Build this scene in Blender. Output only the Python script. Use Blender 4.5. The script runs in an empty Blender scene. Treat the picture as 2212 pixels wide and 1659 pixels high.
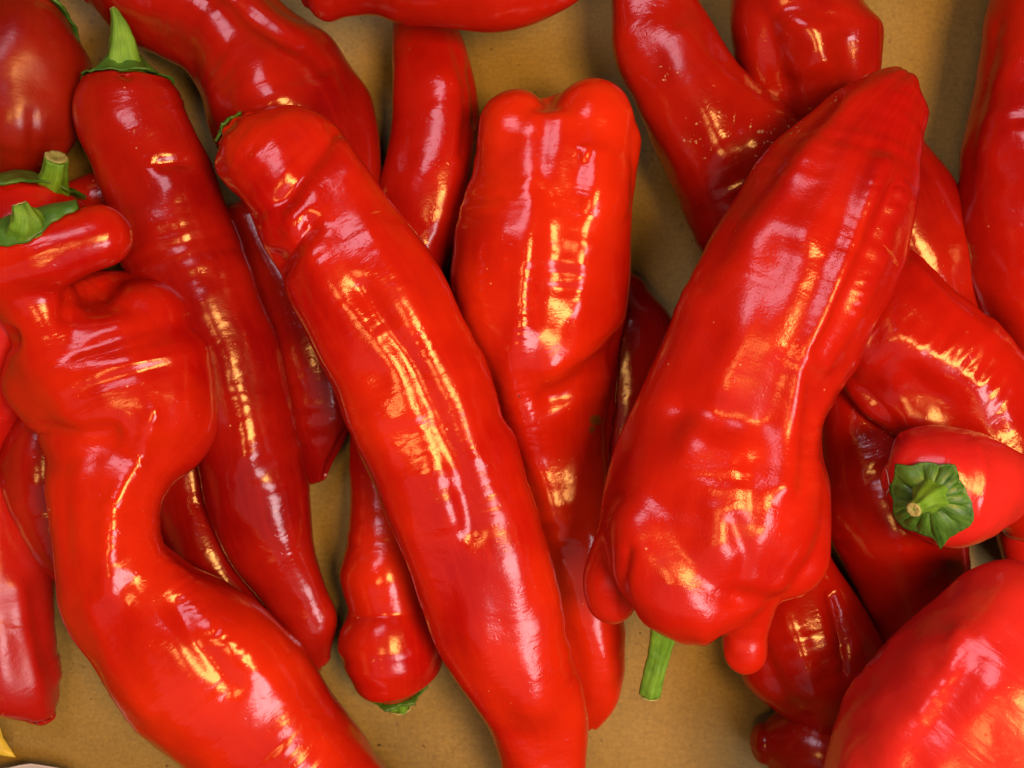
import bpy, bmesh, math, random
import numpy as np
from mathutils import Vector
from mathutils.bvhtree import BVHTree

# ------------------------------------------------------------------ camera, lamps, exposure
SC = bpy.context.scene
COL = SC.collection
PX = 0.30 / 2212.0          # metres per photo pixel at the reference height
HC, ZR = 0.36, 0.04         # camera height above the box floor, reference height

cam_d = bpy.data.cameras.new('camera')
cam_d.angle = 2 * math.atan(0.15 / (HC - ZR))
cam_d.clip_start, cam_d.clip_end = 0.01, 50
cam_d.dof.use_dof = True
cam_d.dof.focus_distance = HC - 0.062
cam_d.dof.aperture_fstop = 16.0
cam = bpy.data.objects.new('camera', cam_d)
cam.location = (0, 0, HC)
COL.objects.link(cam)
SC.camera = cam

W = bpy.data.worlds.new('World')
SC.world = W
W.use_nodes = True
W.node_tree.nodes['Background'].inputs['Color'].default_value = (1.0, 0.86, 0.86, 1)
W.node_tree.nodes['Background'].inputs['Strength'].default_value = 0.015

SC.view_settings.view_transform = 'Standard'
SC.view_settings.look = 'None'
SC.view_settings.exposure = 0.0
SC.view_settings.gamma = 1.0


def lamp(name, loc, target, sx, sy, power, color):
    d = bpy.data.lights.new(name, 'AREA')
    d.shape = 'RECTANGLE'
    d.size, d.size_y = sx, sy
    d.energy = power
    d.color = color
    o = bpy.data.objects.new(name, d)
    o.location = loc
    o.rotation_euler = (Vector(target) - Vector(loc)).to_track_quat('-Z', 'Y').to_euler()
    COL.objects.link(o)
    return o


lamp('warm_stall_lamp', (0.25, -0.03, 0.70), (0, 0, 0.03), 0.19, 0.22, 5.4, (1.0, 0.50, 0.13))
lamp('warm_stall_lamp', (-0.12, -0.14, 0.74), (0, 0, 0.03), 0.11, 0.18, 1.0, (1.0, 0.50, 0.13))
lamp('cool_hall_lamp', (-0.26, 0.42, 0.80), (0, 0, 0.03), 0.40, 0.27, 2.0, (1.0, 0.78, 0.92))
lamp('daylight_opening', (0.50, -0.46, 0.88), (0.05, -0.05, 0.03), 0.40, 0.36, 5.0, (1.0, 0.87, 0.90))
lamp('hall_ceiling_light', (-0.05, -0.78, 0.95), (0, -0.05, 0.03), 1.4, 0.7, 0.8, (1.0, 0.86, 0.90))

SC.cycles.max_bounces = 8
SC.cycles.diffuse_bounces = 1
SC.cycles.sample_clamp_indirect = 6.0

# ------------------------------------------------------------------ helpers
RNG = np.random.default_rng(7)


def P(px, py, z):
    """photo pixel on a ray, at height z (m) -> point in the box"""
    k = PX * (HC - z) / (HC - ZR)
    return np.array([(px - 1106.0) * k, (829.5 - py) * k, z])


def to_px(v):
    k = (HC - ZR) / (PX * (HC - v[:, 2]))
    return np.stack([1106.0 + v[:, 0] * k, 829.5 - v[:, 1] * k], 1)


def field(p, wl, seed, n=14):
    """smooth random field, about unit deviation, wavelength wl"""
    r = np.random.default_rng(seed)
    d = r.normal(size=(n, p.shape[1]))
    d /= np.linalg.norm(d, axis=1)[:, None]
    k = 2 * np.pi / wl * r.uniform(0.6, 1.4, n)
    ph = r.uniform(0, 6.283, n)
    return np.sin((p @ d.T) * k + ph).sum(1) * math.sqrt(2.0 / n)


def catmull(pts, m):
    """resample rows of pts (k, d) to m rows; first 3 columns give the chord length"""
    pts = np.asarray(pts, float)
    if len(pts) == 2:
        t = np.linspace(0, 1, m)[:, None]
        return pts[0] * (1 - t) + pts[1] * t
    seg = np.linalg.norm(np.diff(pts[:, :3], axis=0), axis=1) + 1e-6
    s = np.concatenate([[0], np.cumsum(np.sqrt(seg))])
    ext = np.vstack([2 * pts[0] - pts[1], pts, 2 * pts[-1] - pts[-2]])
    se = np.concatenate([[2 * s[0] - s[1]], s, [2 * s[-1] - s[-2]]])
    out = []
    for u in np.linspace(0, s[-1], m * 4):
        i = min(max(np.searchsorted(s, u, 'right') - 1, 0), len(pts) - 2)
        t0, t1, t2, t3 = se[i:i + 4]
        p0, p1, p2, p3 = ext[i:i + 4]
        a1 = (t1 - u) / (t1 - t0) * p0 + (u - t0) / (t1 - t0) * p1
        a2 = (t2 - u) / (t2 - t1) * p1 + (u - t1) / (t2 - t1) * p2
        a3 = (t3 - u) / (t3 - t2) * p2 + (u - t2) / (t3 - t2) * p3
        b1 = (t2 - u) / (t2 - t0) * a1 + (u - t0) / (t2 - t0) * a2
        b2 = (t3 - u) / (t3 - t1) * a2 + (u - t1) / (t3 - t1) * a3
        out.append((t2 - u) / (t2 - t1) * b1 + (u - t1) / (t2 - t1) * b2)
    out = np.array(out)
    L = np.concatenate([[0], np.cumsum(np.linalg.norm(np.diff(out[:, :3], axis=0), axis=1))])
    q = np.linspace(0, L[-1], m)
    return np.stack([np.interp(q, L, out[:, j]) for j in range(out.shape[1])], 1)


def unit(v):
    return v / (np.linalg.norm(v, axis=-1, keepdims=True) + 1e-12)


def sweep(c, h, flat=0.86, cap=(0.7, 0.7), lob=(), seed=0, na=104, nc=14, step=0.0010, section=None):
    """closed tube: centres c, half-width vectors h (rows); returns verts, quads, tris, frames"""
    length = np.linalg.norm(np.diff(c, axis=0), axis=1).sum()
    n = max(12, int(length / step))
    row = catmull(np.hstack([c, h]), n)
    c, h = row[:, :3], row[:, 3:]
    t = unit(np.gradient(c, axis=0))
    hw = np.linalg.norm(h, axis=1)
    u = np.cross(h, t)
    u = unit(u)
    u[u[:, 2] < 0] *= -1
    # caps
    ph = np.linspace(0, np.pi / 2, nc + 1)[1:]
    a0 = [(c[0] - t[0] * hw[0] * cap[0] * math.sin(p), h[0] * max(math.cos(p), 0.02), u[0]) for p in ph][::-1]
    a1 = [(c[-1] + t[-1] * hw[-1] * cap[1] * math.sin(p), h[-1] * max(math.cos(p), 0.02), u[-1]) for p in ph]
    C = np.vstack([[x[0] for x in a0], c, [x[0] for x in a1]])
    Hh = np.vstack([[x[1] for x in a0], h, [x[1] for x in a1]])
    U = np.vstack([[x[2] for x in a0], u, [x[2] for x in a1]])
    m = len(C)
    th = np.linspace(0, 2 * np.pi, na, endpoint=False)
    s = np.linspace(0, 1, m)[:, None]
    rho = np.ones((m, na))
    for (amp, k, phase, twist) in lob:
        rho = rho + amp * np.cos(k * (th[None] + phase + twist * s))
    ex = rho * np.cos(th)[None]
    ey = rho * np.sin(th)[None]
    ex = np.where(ex > 0, ex / ex.max(1, keepdims=True), ex / -ex.min(1, keepdims=True))
    HW = np.linalg.norm(Hh, axis=1)
    V = C[:, None] + Hh[:, None] * ex[..., None] + U[:, None] * (HW[:, None] * flat * ey)[..., None]
    V = V.reshape(-1, 3)
    i = np.arange(m - 1)[:, None] * na
    j = np.arange(na)[None]
    jn = (j + 1) % na
    Q = np.stack([i + j, i + jn, i + na + jn, i + na + j], -1).reshape(-1, 4)
    nv = len(V)
    V = np.vstack([V, C[0], C[-1]])
    jj = np.arange(na)
    T = np.vstack([np.stack([np.full(na, nv), (jj + 1) % na, jj], 1),
                   np.stack([np.full(na, nv + 1), (m - 1) * na + jj, (m - 1) * na + (jj + 1) % na], 1)])
    return V, Q, T, (C, t, HW, U, Hh)


def mesh_from(name, V, faces):
    me = bpy.data.meshes.new(name)
    me.from_pydata([tuple(v) for v in V], [], faces)
    bm = bmesh.new()
    bm.from_mesh(me)
    bmesh.ops.recalc_face_normals(bm, faces=bm.faces)
    bm.to_mesh(me)
    bm.free()
    me.update()
    me.polygons.foreach_set('use_smooth', np.ones(len(me.polygons), bool))
    return me


def quads_tris(Q, T):
    return [tuple(int(a) for a in f) for f in Q] + [tuple(int(a) for a in f) for f in T]


def get_v(me):
    a = np.empty(len(me.vertices) * 3)
    me.vertices.foreach_get('co', a)
    return a.reshape(-1, 3)


def set_v(me, v):
    me.vertices.foreach_set('co', np.ascontiguousarray(v).ravel())
    me.update()


def get_n(me):
    a = np.empty(len(me.vertices) * 3, np.float32)
    me.vertex_normals.foreach_get('vector', a)
    return a.reshape(-1, 3).astype(float)


def laplace(me, it, lam=0.5):
    e = np.empty(len(me.edges) * 2, int)
    me.edges.foreach_get('vertices', e)
    e = e.reshape(-1, 2)
    v = get_v(me)
    n = len(v)
    deg = np.bincount(e.ravel(), minlength=n)[:, None]
    for k in range(it):
        for f in (lam, -lam * 1.02):
            s = np.stack([np.bincount(e[:, 0], v[e[:, 1], d], n) + np.bincount(e[:, 1], v[e[:, 0], d], n) for d in range(3)], 1)
            v = v + f * (s / deg - v)
    set_v(me, v)


def smooth_plain(me, it, lam=0.5):
    e = np.empty(len(me.edges) * 2, int)
    me.edges.foreach_get('vertices', e)
    e = e.reshape(-1, 2)
    v = get_v(me)
    n = len(v)
    deg = np.bincount(e.ravel(), minlength=n)[:, None]
    for k in range(it):
        s = np.stack([np.bincount(e[:, 0], v[e[:, 1], d], n) + np.bincount(e[:, 1], v[e[:, 0], d], n) for d in range(3)], 1)
        v = v + lam * (s / deg - v)
    set_v(me, v)


def remesh(me, size):
    o = bpy.data.objects.new('work', me)
    COL.objects.link(o)
    md = o.modifiers.new('r', 'REMESH')
    md.mode = 'VOXEL'
    md.voxel_size = size
    md.use_smooth_shade = True
    dg = bpy.context.evaluated_depsgraph_get()
    new = bpy.data.meshes.new_from_object(o.evaluated_get(dg))
    bpy.data.objects.remove(o)
    bpy.data.meshes.remove(me)
    new.polygons.foreach_set('use_smooth', np.ones(len(new.polygons), bool))
    return new


def seg_dist(q, line):
    """distance of pixels q to a polyline"""
    d = np.full(len(q), 1e9)
    line = np.asarray(line, float)
    if len(line) == 1:
        return np.linalg.norm(q - line[0], axis=1)
    for a, b in zip(line[:-1], line[1:]):
        ab = b - a
        t = np.clip(((q - a) @ ab) / (ab @ ab + 1e-9), 0, 1)
        d = np.minimum(d, np.linalg.norm(q - a - t[:, None] * ab, axis=1))
    return d


def seg_arc(q, line):
    d = np.full(len(q), 1e9)
    s = np.zeros(len(q))
    line = np.asarray(line, float)
    acc = 0.0
    for a, b in zip(line[:-1], line[1:]):
        ab = b - a
        L = np.linalg.norm(ab)
        t = ((q - a) @ ab) / (L * L + 1e-9)
        tc = np.clip(t, 0, 1)
        dd = np.linalg.norm(q - a - tc[:, None] * ab, axis=1)
        m = dd < d
        d[m] = dd[m]
        s[m] = acc + tc[m] * L
        acc += L
    return d, s


# ------------------------------------------------------------------ materials
def nt_new(name):
    m = bpy.data.materials.new(name)
    m.use_nodes = True
    nt = m.node_tree
    nt.nodes.clear()
    out = nt.nodes.new('ShaderNodeOutputMaterial')
    b = nt.nodes.new('ShaderNodeBsdfPrincipled')
    nt.links.new(b.outputs['BSDF'], out.inputs['Surface'])
    return m, nt, b


def N(nt, kind, **kw):
    n = nt.nodes.new(kind)
    for k, v in kw.items():
        if k in n.inputs:
            n.inputs[k].default_value = v
        else:
            setattr(n, k, v)
    return n


def math_node(nt, op, a, b=None, c=None):
    n = nt.nodes.new('ShaderNodeMath')
    n.operation = op
    for i, x in enumerate((a, b, c)):
        if x is None:
            continue
        if isinstance(x, (int, float)):
            n.inputs[i].default_value = x
        else:
            nt.links.new(x, n.inputs[i])
    return n.outputs[0]


def ramp(nt, fac, stops):
    n = nt.nodes.new('ShaderNodeValToRGB')
    cr = n.color_ramp
    while len(cr.elements) < len(stops):
        cr.elements.new(0.5)
    for e, (p, c) in zip(cr.elements, stops):
        e.position = p
        e.color = c if len(c) == 4 else (*c, 1)
    nt.links.new(fac, n.inputs[0])
    return n.outputs[0]


def noise(nt, vec, scale, detail=2.0, rough=0.5, dist=0.0):
    n = N(nt, 'ShaderNodeTexNoise')
    n.inputs['Scale'].default_value = scale
    n.inputs['Detail'].default_value = detail
    n.inputs['Roughness'].default_value = rough
    n.inputs['Distortion'].default_value = dist
    nt.links.new(vec, n.inputs['Vector'])
    return n.outputs['Fac']


def mixcol(nt, fac, a, b, blend='MIX'):
    n = nt.nodes.new('ShaderNodeMix')
    n.data_type = 'RGBA'
    n.blend_type = blend
    for sock, x in ((n.inputs[0], fac), (n.inputs[6], a), (n.inputs[7], b)):
        if isinstance(x, (int, float)):
            sock.default_value = x
        elif isinstance(x, tuple):
            sock.default_value = (*x, 1) if len(x) == 3 else x
        else:
            nt.links.new(x, sock)
    return n.outputs[2]


def skin_material(name, deep, bright, wrinkle=1.0, rough=0.155, pebble=0.02):
    m, nt, b = nt_new(name)
    tc = N(nt, 'ShaderNodeTexCoord').outputs['Object']
    al = N(nt, 'ShaderNodeAttribute', attribute_name='along').outputs['Fac']
    ar = N(nt, 'ShaderNodeAttribute', attribute_name='around').outputs['Fac']
    cb = N(nt, 'ShaderNodeCombineXYZ')
    nt.links.new(al, cb.inputs[0])
    nt.links.new(math_node(nt, 'MULTIPLY', ar, 0.32), cb.inputs[1])
    across = cb.outputs[0]                     # stretched round the fruit: fine creases across it
    cb2 = N(nt, 'ShaderNodeCombineXYZ')
    nt.links.new(math_node(nt, 'MULTIPLY', al, 0.12), cb2.inputs[0])
    nt.links.new(ar, cb2.inputs[1])
    lengthwise = cb2.outputs[0]
    # colour: blotches of ripeness, faint lengthwise streaks, pale pin specks, odd scuffs
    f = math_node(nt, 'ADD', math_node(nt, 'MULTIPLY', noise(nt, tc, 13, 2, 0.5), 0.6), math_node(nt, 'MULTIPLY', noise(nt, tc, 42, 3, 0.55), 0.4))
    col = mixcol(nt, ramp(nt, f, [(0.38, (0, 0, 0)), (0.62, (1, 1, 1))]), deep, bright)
    st = noise(nt, lengthwise, 420, 2, 0.5)
    col = mixcol(nt, math_node(nt, 'MULTIPLY', ramp(nt, st, [(0.45, (0, 0, 0)), (0.75, (1, 1, 1))]), 0.25), col, bright)
    vo = N(nt, 'ShaderNodeTexVoronoi', Scale=170.0)
    nt.links.new(tc, vo.inputs['Vector'])
    pick = N(nt, 'ShaderNodeSeparateColor')
    nt.links.new(vo.outputs['Color'], pick.inputs[0])
    dot = math_node(nt, 'MULTIPLY', math_node(nt, 'LESS_THAN', vo.outputs['Distance'], math_node(nt, 'MULTIPLY', pick.outputs[1], 0.062)),
                    math_node(nt, 'GREATER_THAN', pick.outputs[0], 0.66))
    col = mixcol(nt, math_node(nt, 'MULTIPLY', dot, 0.65), col, (0.75, 0.42, 0.22))
    scn = noise(nt, across, 260, 4, 0.7, 0.6)
    msk = noise(nt, tc, 55, 2, 0.5)
    scar = math_node(nt, 'MULTIPLY', math_node(nt, 'GREATER_THAN', scn, 0.70), math_node(nt, 'GREATER_THAN', msk, 0.60))
    col = mixcol(nt, math_node(nt, 'MULTIPLY', scar, 0.35), col, (0.62, 0.22, 0.06))
    sa = N(nt, 'ShaderNodeAttribute', attribute_name='scuff').outputs['Fac']
    sn = noise(nt, tc, 620, 3, 0.6)
    sm = ramp(nt, math_node(nt, 'ADD', sn, math_node(nt, 'MULTIPLY', sa, 0.16)), [(0.77, (0, 0, 0)), (0.80, (1, 1, 1))])
    sm = math_node(nt, 'MULTIPLY', sm, math_node(nt, 'GREATER_THAN', sa, 0.08))
    col = mixcol(nt, math_node(nt, 'MULTIPLY', sm, 0.8), col, (0.60, 0.42, 0.25))
    ba = N(nt, 'ShaderNodeAttribute', attribute_name='bruise').outputs['Fac']
    bn = math_node(nt, 'MULTIPLY', ba, math_node(nt, 'ADD', 0.45, noise(nt, tc, 500, 3, 0.6)))
    col = mixcol(nt, ramp(nt, bn, [(0.30, (0, 0, 0)), (0.75, (1, 1, 1))]), col, (0.17, 0.05, 0.006))
    nt.links.new(col, b.inputs['Base Color'])
    # relief
    w1 = noise(nt, across, 240, 2, 0.5, 0.3)
    mk = ramp(nt, noise(nt, tc, 45, 2, 0.5), [(0.42, (0, 0, 0)), (0.66, (1, 1, 1))])
    w1 = math_node(nt, 'MULTIPLY', w1, mk)
    w2 = noise(nt, tc, 120, 2, 0.5)
    w3 = noise(nt, tc, 1500, 2, 0.5)
    w4 = noise(nt, across, 620, 3, 0.6, 0.2)
    h = math_node(nt, 'ADD', math_node(nt, 'MULTIPLY', w1, 0.34 * wrinkle), math_node(nt, 'MULTIPLY', w2, 0.20))
    h = math_node(nt, 'ADD', h, math_node(nt, 'MULTIPLY', w4, 0.06 * wrinkle))
    h = math_node(nt, 'ADD', h, math_node(nt, 'MULTIPLY', w3, pebble))
    pore = ramp(nt, noise(nt, tc, 700, 1, 0.4), [(0.66, (0, 0, 0)), (0.74, (1, 1, 1))])
    h = math_node(nt, 'SUBTRACT', h, math_node(nt, 'MULTIPLY', pore, 0.018))
    bp = N(nt, 'ShaderNodeBump', Strength=1.0, Distance=0.0011)
    nt.links.new(h, bp.inputs['Height'])
    nt.links.new(bp.outputs[0], b.inputs['Normal'])
    rr = noise(nt, tc, 70, 3, 0.6)
    nt.links.new(ramp(nt, rr, [(0.3, (rough * 0.75,) * 3), (0.7, (rough * 1.5,) * 3)]), b.inputs['Roughness'])
    b.inputs['IOR'].default_value = 1.5
    b.inputs['Subsurface Weight'].default_value = 0.06
    b.inputs['Subsurface Radius'].default_value = (1.0, 0.12, 0.06)
    b.inputs['Subsurface Scale'].default_value = 0.004
    return m


SKIN = {
    'rosy': skin_material('rosy_red_skin', (0.48, 0.012, 0.013), (0.64, 0.030, 0.024), 1.0, 0.19),
    'dull': skin_material('dull_red_skin', (0.17, 0.004, 0.002), (0.30, 0.014, 0.003), 0.8, 0.27),
    'satin': skin_material('satin_red_skin', (0.28, 0.0045, 0.004), (0.42, 0.011, 0.006), 0.8, 0.24),
    'waxy': skin_material('waxy_red_skin', (0.34, 0.005, 0.003), (0.52, 0.018, 0.004), 0.8, 0.20, 0.05),
    'mid': skin_material('half_shaded_red_skin', (0.26, 0.0032, 0.0025), (0.42, 0.010, 0.003)),  # bright skin darkened partway, some of the heap's shade in the colour
    'bright': skin_material('bright_red_skin', (0.36, 0.0045, 0.0025), (0.56, 0.024, 0.0035)),
    'deep': skin_material('shade_darkened_red_skin', (0.20, 0.0025, 0.002), (0.37, 0.011, 0.003)),  # shade on the dimmer peppers painted in as a darker base red
    'wrinkled': skin_material('wrinkled_red_skin', (0.34, 0.004, 0.003), (0.50, 0.012, 0.004), 1.0),
    'crimson': skin_material('crimson_skin', (0.40, 0.006, 0.005), (0.54, 0.014, 0.008), 1.1, 0.19),
}


def green_material(name, dark, light, pale=None):
    m, nt, b = nt_new(name)
    tc = N(nt, 'ShaderNodeTexCoord').outputs['Object']
    ar = N(nt, 'ShaderNodeAttribute', attribute_name='around').outputs['Fac']
    al = N(nt, 'ShaderNodeAttribute', attribute_name='along').outputs['Fac']
    cb = N(nt, 'ShaderNodeCombineXYZ')
    nt.links.new(math_node(nt, 'MULTIPLY', al, 0.1), cb.inputs[0])
    nt.links.new(ar, cb.inputs[1])
    v = noise(nt, cb.outputs[0], 900, 3, 0.6)
    f = noise(nt, tc, 160, 3, 0.6)
    s = math_node(nt, 'ADD', math_node(nt, 'MULTIPLY', v, 0.6), math_node(nt, 'MULTIPLY', f, 0.5))
    col = mixcol(nt, ramp(nt, s, [(0.38, (0, 0, 0)), (0.70, (1, 1, 1))]), dark, light)
    nt.links.new(col, b.inputs['Base Color'])
    bp = N(nt, 'ShaderNodeBump', Strength=0.8, Distance=0.0006)
    nt.links.new(s, bp.inputs['Height'])
    nt.links.new(bp.outputs[0], b.inputs['Normal'])
    b.inputs['Roughness'].default_value = 0.42
    return m


GREEN = green_material('green_stem', (0.06, 0.21, 0.012), (0.19, 0.45, 0.04))
CALYX = green_material('dark_green_calyx', (0.018, 0.085, 0.010), (0.085, 0.25, 0.032))
CUT = green_material('pale_cut_stem', (0.20, 0.23, 0.06), (0.44, 0.46, 0.19))

BUILT = {}


# ------------------------------------------------------------------ pepper builder
def centre_attrs(me, frames):
    """along / around attributes from the nearest centre of the main sweep"""
    C, t, HW, U, Hh = frames
    v = get_v(me)
    k = np.linspace(0, len(C) - 1, 160).astype(int)
    Ck = C[k]
    L = np.concatenate([[0], np.cumsum(np.linalg.norm(np.diff(Ck, axis=0), axis=1))])
    T = unit(np.gradient(Ck, axis=0))
    idx = np.empty(len(v), int)
    for a in range(0, len(v), 20000):
        d = ((v[a:a + 20000, None] - Ck[None]) ** 2).sum(2)
        idx[a:a + 20000] = d.argmin(1)
    r = v - Ck[idx]
    al = L[idx] + (r * T[idx]).sum(1)
    Uk, Hk = U[k], unit(Hh[k])
    ang = np.arctan2((r * Hk[idx]).sum(1), (r * Uk[idx]).sum(1))
    ar = ang * 0.02
    for nm, val in (('along', al), ('around', ar)):
        at = me.attributes.get(nm) or me.attributes.new(nm, 'FLOAT', 'POINT')
        at.data.foreach_set('value', val.astype(np.float32))
    return al, ang


def stations(st, zs):
    """(Lx,Ly,Rx,Ry) rows + heights in cm -> centres, half vectors"""
    zi = np.interp(np.linspace(0, 1, len(st)), np.linspace(0, 1, len(zs)), zs) if len(zs) != len(st) else np.array(zs, float)
    c, h = [], []
    for (lx, ly, rx, ry), z in zip(st, zi):
        a, b = P(lx, ly, z / 100), P(rx, ry, z / 100)
        c.append((a + b) / 2)
        h.append((b - a) / 2)
    return np.array(c), np.array(h)


def tube_from(pts):
    """[(x, y, r, z_cm), ...] in photo pixels -> centres, half vectors"""
    c = np.array([P(x, y, z / 100) for x, y, r, z in pts])
    k = [PX * (HC - z / 100) / (HC - ZR) for x, y, r, z in pts]
    t = unit(np.gradient(c, axis=0))
    h = np.cross(t, np.array([0, 0, 1.0]))
    ln = np.linalg.norm(h, axis=1)
    h[ln < 0.15] = np.array([1.0, 0, 0])
    h = unit(h) * np.array([p[2] * q for p, q in zip(pts, k)])[:, None]
    return c, h


def pepper_body(key, st, zs, flat=0.86, cap=(0.7, 0.7), lob=None, blobs=(), strokes=(), ripples=(), scuffs=(), bruises=(), lump=0.030, ridge=0.018,
                seed=1, voxel=None, smooth=10, name='body'):
    c, h = stations(st, zs)
    if lob is None:
        r = np.random.default_rng(seed)
        lob = [(0.05, 3, r.uniform(0, 6.28), r.uniform(-0.8, 0.8)), (0.025, 2, r.uniform(0, 6.28), r.uniform(-0.8, 0.8))]
    V, Q, T, fr = sweep(c, h, flat, cap, lob, seed)
    faces = quads_tris(Q, T)
    for bl in blobs:
        bc, bh = tube_from(bl)
        v2, q2, t2, _ = sweep(bc, bh, 0.95, (1.0, 1.0), (), 0, 48, 10, 0.0012)
        o = len(V)
        V = np.vstack([V, v2])
        faces += [tuple(i + o for i in f) for f in quads_tris(q2, t2)]
    me = mesh_from(name, V, faces)
    if blobs or voxel:
        me = remesh(me, voxel or 0.0009)
        smooth_plain(me, smooth)
    # hand-placed dents, creases and ridges
    for line, wid, dep in strokes:
        v = get_v(me)
        n = get_n(me)
        q = to_px(v)
        d = seg_dist(q, line)
        w = np.exp(-(d / wid) ** 2) * np.clip(n[:, 2] * 2.5 + 0.15, 0, 1)
        set_v(me, v - n * (w * dep * PX)[:, None])
    for line, wid, dep, wl in ripples:
        v = get_v(me)
        n = get_n(me)
        q = to_px(v)
        d, s_ = seg_arc(q, line)
        w = np.exp(-(d / wid) ** 2) * np.clip(n[:, 2] * 2.5 + 0.1, 0, 1)
        w = w * np.clip(0.55 + 0.6 * field(q, 140.0, seed + 50), 0, 1.2)
        s_ = s_ + 0.30 * wl * field(q, 90.0, seed + 51)
        set_v(me, v + n * (w * dep * PX * np.sin(2 * np.pi * s_ / wl))[:, None])
    v = get_v(me)
    n = get_n(me)
    al, ang = centre_attrs(me, fr)
    sc = np.zeros(len(v))
    qq = to_px(v)
    for (x, y, rr) in scuffs:
        sc = np.maximum(sc, np.exp(-(((qq[:, 0] - x) ** 2 + (qq[:, 1] - y) ** 2) / rr ** 2)) * (n[:, 2] > 0))
    me.attributes.new('scuff', 'FLOAT', 'POINT').data.foreach_set('value', sc.astype(np.float32))
    br = np.zeros(len(v))
    for (x, y, rr) in bruises:
        br = np.maximum(br, np.exp(-(((qq[:, 0] - x) ** 2 + (qq[:, 1] - y) ** 2) / rr ** 2)) * (n[:, 2] > 0))
    me.attributes.new('bruise', 'FLOAT', 'POINT').data.foreach_set('value', br.astype(np.float32))
    R = float(np.median(fr[2]))
    ex = np.stack([al * 0.45, np.cos(ang) * R * 1.0, np.sin(ang) * R * 1.0], 1)
    amp = lump * R * field(v, 0.030, seed * 7 + 1) + 0.20 * lump * R * field(v, 0.013, seed * 7 + 2) \
        + ridge * R * field(ex, 0.020, seed * 7 + 3)
    # soft cross creases, in patches
    cr = np.stack([al, ang * 0.003, ang * 0], 1)
    mask = np.clip(field(v, 0.035, seed * 7 + 4) * 0.6 + 0.1, 0, 1)
    amp += 0.00016 * mask * field(cr, 0.0052, seed * 7 + 5)
    set_v(me, v + n * amp[:, None])
    me.polygons.foreach_set('use_smooth', np.ones(len(me.polygons), bool))
    return me, fr


def bvh_of(me):
    v = get_v(me)
    f = [tuple(p.vertices) for p in me.polygons]
    return BVHTree.FromPolygons([tuple(x) for x in v], f)


def stem_mesh(pts, ribs=5, amp=0.10, seed=0, cut=0.0):
    """tapering ribbed stem through [(x,y,r,z_cm)]"""
    c, h = tube_from(pts)
    V, Q, T, fr = sweep(c, h, 1.0, (0.15, 0.12), [(amp, ribs, seed * 1.3, 0.5), (amp * 0.4, 2, seed, 0.2)], seed, 40, 4, 0.0006)
    V = V + unit(V - V.mean(0)) * (0.00009 * field(V, 0.004, seed + 90))[:, None]
    me = mesh_from('stem', V, quads_tris(Q, T))
    centre_attrs(me, fr)
    return me


def cut_mesh(pts, seed=0):
    """pale, slightly ragged cut face at the last point of a stem"""
    c, h = tube_from(pts)
    a, b = c[-2], c[-1]
    t = unit(b - a)
    r = np.linalg.norm(h[-1])
    x = unit(np.cross(t, [0.3, 0.5, 0.81]))
    y = np.cross(t, x)
    rr = np.random.default_rng(seed)
    V, F = [], []
    prof = [(0.86, 0.10), (0.97, 0.17), (0.90, 0.26), (0.62, 0.27), (0.48, 0.20), (0.30, 0.22), (0.12, 0.12)]
    m = 28
    jit = rr.uniform(-0.05, 0.05, m)
    for k, (s, hgt) in enumerate(prof):
        for i in range(m):
            th = 2 * math.pi * i / m
            V.append(b + (x * math.cos(th) + y * math.sin(th)) * r * (s + jit[i] * 0.6) + t * r * (hgt + jit[(i * 3) % m] * 0.9))
    for k in range(len(prof) - 1):
        for i in range(m):
            F.append((k * m + i, k * m + (i + 1) % m, (k + 1) * m + (i + 1) % m, (k + 1) * m + i))
    F.append(tuple(range((len(prof) - 1) * m, len(prof) * m)))
    me = mesh_from('cut_end', V, F)
    return me


def shell(name, grid, wrap, thick, seed=0):
    """grid (rows, cols, 3) of points -> closed thin shell with its own thickness"""
    nr, ncl, _ = grid.shape
    gu = np.gradient(grid, axis=0)
    if wrap:
        gv = np.roll(grid, -1, 1) - np.roll(grid, 1, 1)
    else:
        gv = np.gradient(grid, axis=1)
    n = unit(np.cross(gu, gv))
    V = np.vstack([grid.reshape(-1, 3), (grid - n * thick).reshape(-1, 3)])
    o = nr * ncl
    F = []
    cols = ncl if wrap else ncl - 1
    for i in range(nr - 1):
        for j in range(cols):
            a, b_, c_, d = i * ncl + j, i * ncl + (j + 1) % ncl, (i + 1) * ncl + (j + 1) % ncl, (i + 1) * ncl + j
            F.append((a, b_, c_, d))
            F.append((o + d, o + c_, o + b_, o + a))
    for i in (0, nr - 1):
        for j in range(cols):
            a, b_ = i * ncl + j, i * ncl + (j + 1) % ncl
            F.append((a, b_, o + b_, o + a))
    if not wrap:
        for j in (0, ncl - 1):
            for i in range(nr - 1):
                a, b_ = i * ncl + j, (i + 1) * ncl + j
                F.append((a, b_, o + b_, o + a))
    return mesh_from(name, V, F)


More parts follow.
